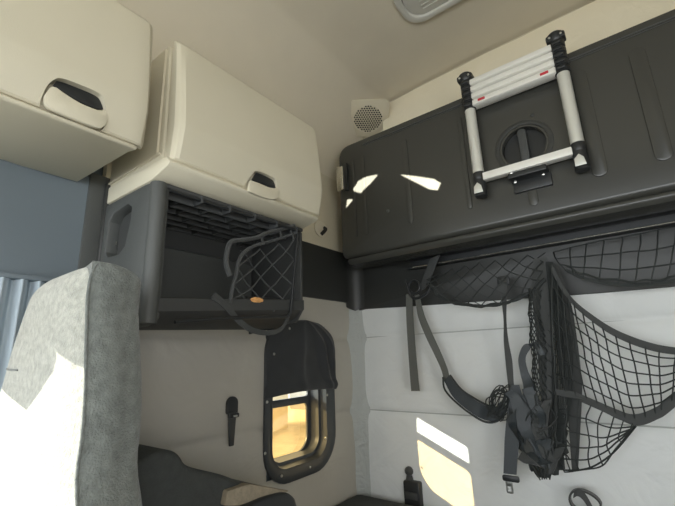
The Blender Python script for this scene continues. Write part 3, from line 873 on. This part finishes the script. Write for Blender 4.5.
# ================================================================== PADDED BENCH behind the seat
bn = thing('padded_bench', 'dark padded bench with a rounded end between the tall seat and the side window', 'bench', (-1.1, .8, FLOOR))
def hp(px, py, x=-.95): return at(px, py, x=x)
top = [hp(*q) for q in ((120, 462), (145, 456), (160, 449), (172, 448), (181, 452), (188, 462), (200, 467), (225, 473), (243, 480), (258, 484), (276, 488), (288, 490), (295, 496), (298, 505), (299, 530), (296, 600))]
bm = bmesh.new()
body = [V((-.95, p.y, p.z-.006)) for p in spline(top, 3)]
lowz = body[-1].z
prism(bm, body+[V((-.95, body[0].y, lowz))], (-.35, 0, 0), bev=.018, seg=3)
link('cushion', bm, M['bench'], bn, smooth=45)
bm = bmesh.new()
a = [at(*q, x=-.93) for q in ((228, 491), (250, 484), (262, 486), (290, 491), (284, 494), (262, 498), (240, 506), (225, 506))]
prism(bm, a, (-.03, 0, 0), bev=.004); link('lit_strip', bm, M['benchtop'], bn)['label'] = 'brown grey strip of the bench, coloured lighter for light on it'  # lighter fabric colour stands in for light on the bench edge
bm = bmesh.new()
a = [at(*q, x=-.915) for q in ((236, 512), (262, 499), (284, 493), (292, 495), (297, 503), (298, 530), (240, 530))]
prism(bm, spline(a, 3), (-.05, 0, 0), bev=.008); link('end_cap', bm, M['rubber'], bn, smooth=50)
bm = bmesh.new(); bx(bm, (-1.28, .55, FLOOR), (-.97, 1.0, lowz+.02), .02); link('bench_base', bm, M['dark'], bn)

# lower bunk edge
lb = thing('lower_bunk', 'dark lower bunk along the rear wall just showing at the bottom edge', 'bunk', (0, 1.6, FLOOR))
zt2 = at(370, 501, y=1.75).z
bm = bmesh.new(); bx(bm, (XL+.02, 1.12, zt2-.14), (XR-.02, 1.83, zt2), .035, 4); link('mattress', bm, M['bench'], lb)
bm = bmesh.new(); bx(bm, (XL+.02, 1.14, FLOOR), (XR-.02, 1.83, zt2-.14), .01); link('bunk_box', bm, M['dark'], lb)

# ================================================================== BUCKLES at the rear wall
t = thing('belt_buckle', 'black belt buckle box with a round knob standing left, below the sun patch', 'buckle', at(412, 506, y=1.80))
a, b = at(403, 480, y=1.865), at(421, 506, y=1.865)
bm = bmesh.new(); bx(bm, (a.x, 1.86, b.z-.06), (b.x, 1.90, a.z), .008); link('buckle_box', bm, M['rubber'], t)
bm = bmesh.new(); bx(bm, (a.x+.012, 1.854, a.z-.075), (b.x-.012, 1.862, a.z-.045), .003); link('release_button', bm, M['dark'], t)
c = at(409, 471, y=1.885); bm = bmesh.new(); bmesh.ops.create_uvsphere(bm, u_segments=20, v_segments=12, radius=.021, matrix=Matrix.Translation(c)); tube(bm, [c+V((0, 0, -.02)), V((c.x, c.y, a.z-.005))], [.014, .02], 12)
link('knob', bm, M['strapd'], t)
t = thing('belt_loop', 'coiled black belt loop at the bottom edge under the large net', 'belt loop', at(585, 506, y=1.80))
bm = bmesh.new(); c = at(585, 501, y=1.80)
P = [c+V((.048*math.cos(a_), -.01*math.sin(2*a_), .034*math.sin(a_))) for a_ in [i*math.pi/8 for i in range(17)]]
ribbon(bm, P, .026, AY, .006, 2); link('loop', bm, M['strapd'], t, smooth=60)
bm = bmesh.new(); P = [c+V((-.03+.05*s, -.012, .02-.05*s+.03*math.sin(s*3))) for s in (0, .33, .66, 1)]
ribbon(bm, P, .026, V((.3, .2, 1)), .006, 4); link('strap_end', bm, M['strapd'], t, smooth=60)
bm = bmesh.new(); bx(bm, c+V((-.03, -.005, -.09)), c+V((.03, .02, -.03)), .006); link('anchor', bm, M['rubber'], t)

# ================================================================== NETS
YN = 1.79
def np_(px, py, y=YN): return at(px, py, y=y)
def bez(P, t):
    L = spline(P, 8); f = t*(len(L)-1); i = min(int(f), len(L)-2); return L[i].lerp(L[i+1], f-i)
# upper right net
un = thing('storage_net', 'black storage net sagging under the rail at the right, short and wide', 'net', np_(640, 285), 'storage nets under the rail')
T = [np_(*q, y=1.815) for q in ((553, 252), (600, 241), (650, 232), (700, 222), (760, 211))]
Bm = [np_(*q, y=1.74) for q in ((566, 270), (586, 279), (625, 285), (660, 283), (700, 276), (775, 262))]
bm = bmesh.new(); netmesh(bm, lambda u, v: bez(T, u).lerp(bez(Bm, u), v)+V((0, -.04*math.sin(math.pi*v), -.012*math.sin(math.pi*v))), 11, 3, .0026, 4, .004, diag=False); link('net_cords', bm, M['net'], un)
bm = bmesh.new(); L = [bez(Bm, k/40) for k in range(41)]; ribbon(bm, L, .014, V((0, .3, 1)), .004, 1); tube(bm, [p+V((.006, -.004, .012+.004*math.sin(i))) for i, p in enumerate(L)], .004, 5); link('net_hem', bm, M['net'], un, smooth=60)
# upper left net
un2 = thing('storage_net', 'black storage net under the rail between the hanging grey strap and the bunched net', 'net', np_(480, 305), 'storage nets under the rail')
T = [np_(*q, y=1.815) for q in ((430, 276), (460, 266), (500, 260), (545, 253))]
Bm = [np_(*q, y=1.745) for q in ((431, 286), (440, 297), (460, 304), (482, 306), (505, 303), (530, 293), (545, 280))]
bm = bmesh.new(); netmesh(bm, lambda u, v: bez(T, u).lerp(bez(Bm, u), v)+V((0, -.05*math.sin(math.pi*v), -.01*math.sin(math.pi*v))), 8, 3, .0024, 4, .006, diag=True); link('net_cords', bm, M['net'], un2)
bm = bmesh.new(); L = [bez(Bm, k/40) for k in range(41)]; tube(bm, L, [.007+.002*math.sin(k*1.1) for k in range(41)], 6); tube(bm, [p+V((.004*math.sin(i*.8), -.008, .006*math.cos(i*.8))) for i, p in enumerate(L)], .0045, 5); link('net_hem', bm, M['net'], un2, smooth=60)

# big safety net
sn = thing('safety_net', 'large black net with wide hems, bunched at its left side, over the pale rear wall', 'net', np_(560, 470))
TH = [np_(*q, y=1.74) for q in ((552, 268), (562, 287), (574, 303), (592, 318), (615, 333), (645, 345), (675, 351), (730, 354))]
MH = [np_(*q, y=1.74) for q in ((556, 392), (575, 396), (597, 405), (615, 413), (635, 420), (655, 414), (672, 402), (730, 350))]
bm = bmesh.new()
ribbon(bm, TH, [.03, .025, .022, .024, .026, .026, .024, .024], V((.25, 0, 1)), .005); link('top_hem', bm, M['strapd'], sn, smooth=60)
bm = bmesh.new()
ribbon(bm, MH, [.02, .028, .03, .032, .036, .034, .036, .03], V((-.1, 0, 1)), .005); link('lower_hem', bm, M['strapd'], sn, smooth=60)
bm = bmesh.new(); netmesh(bm, lambda u, v: bez(TH, u).lerp(bez(MH, u), v)+V((0, -.03*math.sin(math.pi*v), 0)), 14, 7, .0024, 4, .004); link('net_cords', bm, M['net'], sn)
# flap below the lower hem
E1 = [np_(*q, y=1.74) for q in ((557, 396), (575, 399), (597, 408), (615, 416), (634, 424))]
E2 = [np_(*q, y=1.76) for q in ((563, 470), (578, 470), (594, 466), (614, 452), (636, 426))]
bm = bmesh.new(); netmesh(bm, lambda u, v: bez(E1, u).lerp(bez(E2, u), v)+V((-.01*math.sin(math.pi*v), -.03*math.sin(math.pi*v), -.012*math.sin(math.pi*v))), 7, 5, .0024, 4, .012); tube(bm, [bez(E2, k/20) for k in range(21)], .003, 5); link('net_flap', bm, M['net'], sn)
# vertical hem post, two bands
bm = bmesh.new()
ribbon(bm, [np_(*q, y=1.76) for q in ((540, 258), (541, 290), (545, 340), (549, 390), (553, 430), (556, 468))], [.05, .07, .06, .06, .055, .06], V((1, .1, 0)), .005); link('side_hem', bm, M['strapd'], sn, smooth=60)
bm = bmesh.new()
ribbon(bm, [np_(*q, y=1.785) for q in ((549, 262), (560, 300), (566, 340), (571, 380), (574, 402), (575, 470))], [.05, .07, .075, .07, .05, .02], V((1, .2, 0)), .003); link('side_hem', bm, M['strapd'], sn, smooth=60)
# gathered mesh fan on the right of the post
bm = bmesh.new()
for k in range(13):
    s = k/12
    tube(bm, spline([np_(546+6*s, 262, 1.76), np_(550+14*s, 300+6*s, 1.75-.01*math.sin(k)), np_(552+20*s, 350, 1.75+.01*math.cos(k*2)), np_(553+18*s, 400, 1.75), np_(556+8*s, 440, 1.755), np_(557+6*s, 470, 1.76)], 5), .002, 4)
for k in range(12):
    z = 285+k*15
    tube(bm, spline([np_(548, z, 1.75), np_(556, z+5, 1.745), np_(565, z+4, 1.75), np_(570, z+10, 1.755)], 3), .002, 4)
link('gathered_mesh', bm, M['net'], sn)
# left gathered mesh (narrow column then loop area)
bm = bmesh.new()
Lf = [np_(*q, y=1.76) for q in ((530, 290), (529, 320), (531, 345), (532, 380), (528, 410), (528, 432), (534, 444))]
Rt = [np_(*q, y=1.755) for q in ((541, 290), (541, 320), (546, 345), (546, 380), (550, 410), (553, 430), (550, 446))]
netmesh(bm, lambda u, v: bez(Lf, v).lerp(bez(Rt, v), u)+V((0, -.045*math.sin(math.pi*u), 0)), 5, 22, .0023, 3, .012, diag=True)
link('gathered_mesh', bm, M['net'], sn)
# bunched bottom sack
bm = bmesh.new()
c = np_(543, 446, y=1.77)
bmesh.ops.create_icosphere(bm, subdivisions=4, radius=1)
for v in bm.verts:
    q = v.co.copy(); n_ = .75+.5*noise.noise(q*2.2)+.18*abs(noise.noise(V((q.x*9, q.y*9, q.z*2))))
    v.co = c+V((q.x*.085*n_*(1.05-.2*q.z), q.y*.045*n_, q.z*.15*n_+.03))
link('bunched_end', bm, M['net'], sn, smooth=40)
bm = bmesh.new()
for k in range(16):
    a0 = k*.7
    P = [c+V((.075*math.cos(a0+s*2.2)*(1-.8*s*s), -.048-.012*math.sin(k), (.16-s*.25)+.015*math.sin(k*3+s*5))) for s in [i/7 for i in range(8)]]
    for p in P:
        p.y = min(p.y, 1.77)
    tube(bm, spline(P, 3), .0024, 4)
link('bunched_cords', bm, M['net'], sn)
bm = bmesh.new()
P = [np_(*q, y=1.715) for q in ((548, 400), (542, 415), (540, 432), (546, 448), (551, 462), (548, 474))]
ribbon(bm, P, [.03, .05, .055, .05, .05, .03], [V((1, .3, .3)), V((1, -.3, .1)), V((1, .3, -.3)), V((1, .4, .3)), V((1, -.2, .3)), V((1, 0, 0))], .005); link('end_hem', bm, M['strapd'], sn, smooth=60)

for L, W, m in (
    (((516, 402), (512, 420), (518, 438), (528, 452), (536, 462)), .035, 'strapb'),
    (((556, 420), (546, 428), (534, 430), (526, 440), (530, 452)), .032, 'strapd'),
    (((552, 446), (540, 440), (530, 446), (534, 458), (548, 464)), .04, 'strapb'),
    (((520, 455), (530, 462), (544, 466), (556, 462), (560, 448)), .035, 'strapd')):
    bm = bmesh.new(); n_ = len(L)
    ribbon(bm, [at(*q, y=1.712-.012*math.sin(i*2)) for i, q in enumerate(L)], W, [V((math.sin(i*1.1+.5), .4*math.cos(i*2), math.cos(i*1.1)*.8)) for i in range(n_)], .005)
    link('folded_webbing', bm, M[m], sn, smooth=60)
# ================================================================== STRAPS
# anchor piece + hanging grey strap
t = thing('webbing_strap', 'grey webbing strap hanging straight down from the rail, leftmost on the rear wall', 'strap', np_(414, 392))
bm = bmesh.new()
ribbon(bm, [at(*q, y=1.80) for q in ((435, 257), (430, 270), (425, 283), (420, 291))], .055, V((1, 0, .25)), .005); link('anchor_tab', bm, M['strapd'], t, smooth=60)
bm = bmesh.new()
P = ring(at(414, 287, y=1.79), AX, AZ, .03, 20, .032); tube(bm, P+[P[0]], .006, 6); link('ring', bm, M['rubber'], t, smooth=80)
bm = bmesh.new(); tube(bm, spline([at(*q, y=1.775) for q in ((405, 280), (411, 296), (418, 298), (427, 293), (431, 285))], 4), .007, 6); link('hook', bm, M['rubber'], t, smooth=80)
bm = bmesh.new()
ribbon(bm, [at(*q, y=1.79) for q in ((409, 294), (410, 320), (412, 350), (414, 375), (415.5, 391))], [.034, .038, .040, .042, .044], V((1, 0, .03)), .004); link('webbing', bm, M['strap'], t, smooth=60)
# slanting strap with padded lower portion
t = thing('webbing_strap', 'dark strap slanting down from the ring into a slate coloured padded loop', 'strap', np_(470, 420))
bm = bmesh.new()
ribbon(bm, [at(*q, y=1.78) for q in ((417, 295), (421, 315), (429, 335), (437, 352), (444, 368), (447, 380))], [.022, .034, .036, .032, .03, .03], [V((1, 0, .2)), V((1, 0, .3)), V((1, 0, .4)), V((1, .4, .4)), V((1, 0, .4)), V((1, 0, .3))], .004); link('webbing', bm, M['strap'], t, smooth=60)
bm = bmesh.new()
ribbon(bm, [at(*q, y=1.76) for q in ((447, 378), (456, 392), (470, 404), (484, 412), (497, 414), (504, 406))], [.036, .05, .055, .06, .05, .04], [V((.7, 0, .7)), V((.5, 0, .8)), V((.3, .2, .9)), V((.2, -.2, 1)), V((-.2, 0, 1)), V((-.6, 0, .8))], .010); link('padded_sleeve', bm, M['strapb'], t, smooth=60)
bm = bmesh.new()
tube(bm, spline([at(*q, y=1.75) for q in ((443, 377), (445, 390), (458, 404), (474, 416), (486, 422), (497, 421), (505, 412), (508, 398), (499, 390), (492, 396), (493, 410))], 5), .0045, 6)
tube(bm, spline([at(*q, y=1.748) for q in ((450, 375), (461, 389), (474, 398), (487, 405), (493, 406))], 5), .004, 6)
c = at(500, 402, y=1.748)
for k in range(12):
    a0, tl_ = k*1.3, .5+.4*math.sin(k*2.1)
    tube(bm, [c+V((.05*math.cos(a_)*(.8+.25*math.sin(k)), -.012+.012*math.sin(a_+k), .062*math.sin(a_+a0*.2)*(.75+.25*math.cos(k*1.7))+.012*math.sin(a_*2+a0))) for a_ in [i*math.pi/9 for i in range(19)]], .0022, 4)
link('edge_cord', bm, M['net'], t)
# long belt with metal tongue
t = thing('safety_belt', 'dark narrow belt hanging from the left net, ending in a slate belt with metal tongue', 'belt', np_(510, 490))
bm = bmesh.new(); prism(bm, rrect(at(503, 281, y=1.76), AX, AZ, .05, .045, .012), (0, .012, 0), bev=.003); link('belt_anchor', bm, M['rubber'], t)
bm = bmesh.new()
ribbon(bm, [at(*q, y=1.755) for q in ((503, 279), (504, 297), (505, 320), (506, 340), (509, 362), (511, 385), (513, 402))], [.032, .022, .012, .018, .026, .022, .024], [V((1, 0, 0)), V((1, .4, 0)), V((.7, 1, 0)), V((1, .6, 0)), V((1, .3, 0)), V((1, 0, 0)), V((1, 0, 0))], .004); link('upper_webbing', bm, M['strapd'], t, smooth=60)
bm = bmesh.new()
ribbon(bm, [at(*q, y=1.735) for q in ((515, 385), (516, 400), (514, 420), (512, 440), (511, 455), (510, 474))], [.03, .05, .056, .054, .05, .048], V((1, 0, .03)), .006); link('lower_webbing', bm, M['strapb'], t, smooth=60)
bm = bmesh.new(); c = at(510.5, 479, y=1.735)
prism(bm, rrect(c, AX, AZ, .062, .022, .007), (0, .012, 0), bev=.003); link('tongue_grip', bm, M['rubber'], t)
bm = bmesh.new(); c = at(509.5, 487, y=1.738)
prism(bm, rrect(c, AX, AZ, .026, .046, .006), (0, .004, 0), holes=[rrect(c+V((0, 0, -.006)), AX, AZ, .012, .016, .003)], bev=.001); link('metal_tongue', bm, M['steel'], t)
# tangled slate belt loop next to it
t = thing('belt_loop', 'tangled slate belt looping up and down between the long belt and the large net', 'belt loop', np_(535, 470))
bm = bmesh.new()
ribbon(bm, [at(*q, y=1.725) for q in ((531, 430), (527, 408), (529, 388), (524, 372), (522, 358), (527, 347), (536, 345), (541, 355))], [.045, .05, .045, .032, .026, .026, .028, .03], [V((1, 0, .1)), V((1, .2, 0)), V((1, -.3, .3)), V((.8, .3, .5)), V((1, .4, 0)), V((.6, .3, -.8)), V((.2, .4, 1)), V((1, .3, 0))], .006); link('rising_webbing', bm, M['strapb'], t, smooth=60)
bm = bmesh.new()
ribbon(bm, [at(*q, y=1.715) for q in ((527, 388), (534, 402), (540, 418), (537, 436), (543, 452), (548, 468))], [.04, .045, .05, .06, .055, .04], [V((1, 0, .3)), V((1, .5, .2)), V((1, -.4, .2)), V((1, .3, .4)), V((1, .3, -.3)), V((1, 0, 0))], .006); link('falling_webbing', bm, M['strapb'], t, smooth=60)
bm = bmesh.new()
ribbon(bm, [at(*q, y=1.71) for q in ((508, 392), (515, 398), (522, 420), (530, 440), (540, 462))], [.03, .04, .05, .045, .03], [V((1, 0, .5)), V((1, .3, .5)), V((1, .3, .2)), V((1, -.3, .3)), V((1, 0, .2))], .006); link('crossing_webbing', bm, M['strapb'], t, smooth=60)

# ================================================================== LIGHT
w = bpy.data.worlds.new('world'); bpy.context.scene.world = w; w.use_nodes = True
bg = w.node_tree.nodes['Background']; bg.inputs[0].default_value = (*lin((232, 236, 240)), 1); bg.inputs[1].default_value = 4.2
s = bpy.data.lights.new('sun', 'SUN'); s.energy = 12; s.angle = .006; s.color = (1, .95, .84)
so = bpy.data.objects.new('sun', s); C.objects.link(so); so.rotation_euler = SUN.to_track_quat('-Z', 'Y').to_euler(); so.location = (-6, -5, 4)
def area(name, loc, target, sx, sy, e, col):
    l = bpy.data.lights.new(name, 'AREA'); l.shape = 'RECTANGLE'; l.size = sx; l.size_y = sy; l.energy = e; l.color = col
    o = bpy.data.objects.new(name, l); C.objects.link(o); o.location = loc
    o.rotation_euler = (V(target)-V(loc)).to_track_quat('-Z', 'Z').to_euler()
    return o
area('windshield_daylight', (-.1, YF-.02, .04), (-.1, 2, .04), 2.3, .86, 27, (.90, .965, 1))
area('door_window_daylight', (XR-.01, -.5, .07), (-2, .2, .0), 1.1, .7, 12, (.95, .97, 1))
area('door_window_daylight', (XL+.0, -.75, .05), (1, -.2, .0), .8, .6, 8, (.9, .96, 1))

# added spot lamp behind an added cut-out plate, shaping the glints on the bunk
G0 = V((.35, -1.45, -.30)); tgt = at(395, 186, y=YB); gd = (tgt-G0).normalized()
gu = gd.cross(AZ).normalized(); gw = gu.cross(gd)
def gp(px, py, d=.15):
    v = at(px, py, y=YB)-G0; v = v/v.dot(gd)*d
    return G0+v
holes = [[gp(*q) for q in L] for L in (
    [(353, 190), (358, 181), (367, 176.5), (378, 174.5), (371, 183), (365, 188.5), (361, 193), (356, 192)],
    [(346, 208), (347, 199.5), (353, 199.5)],
    [(400, 174.5), (418, 176.5), (434, 179), (441, 183), (438, 190), (430, 189.5), (414, 181.5)])]
bm = bmesh.new(); gc_ = G0+gd*.15
prism(bm, [gc_+gu*a+gw*b for a, b in ((-.05, -.05), (.05, -.05), (.05, .05), (-.05, .05))], gd*.0008, holes=holes)
tag(link('glint_gobo', bm, M['rubber'], smooth=10), 'small black cut-out plate added behind the camera to shape the bunk glints', 'shade')
gl = bpy.data.lights.new('glint_spot', 'SPOT'); gl.energy = 14000; gl.spot_size = math.radians(14); gl.spot_blend = 0; gl.shadow_soft_size = .0002; gl.color = (1, .95, .82)
go = bpy.data.objects.new('glint_spot', gl); C.objects.link(go); go.location = G0; go.rotation_euler = gd.to_track_quat('-Z', 'Y').to_euler()

# ================================================================== CAMERA
cam = bpy.data.cameras.new('camera'); cam.sensor_width = 36; cam.sensor_fit = 'HORIZONTAL'; cam.lens = F*36/675; cam.clip_start = .02
co = bpy.data.objects.new('camera', cam); C.objects.link(co); co.matrix_world = RM.to_4x4()
sc = bpy.context.scene; sc.camera = co
sc.view_settings.view_transform = 'Standard'; sc.view_settings.look = 'None'; sc.view_settings.exposure = 0; sc.view_settings.gamma = 1
sc.view_settings.use_curve_mapping = False
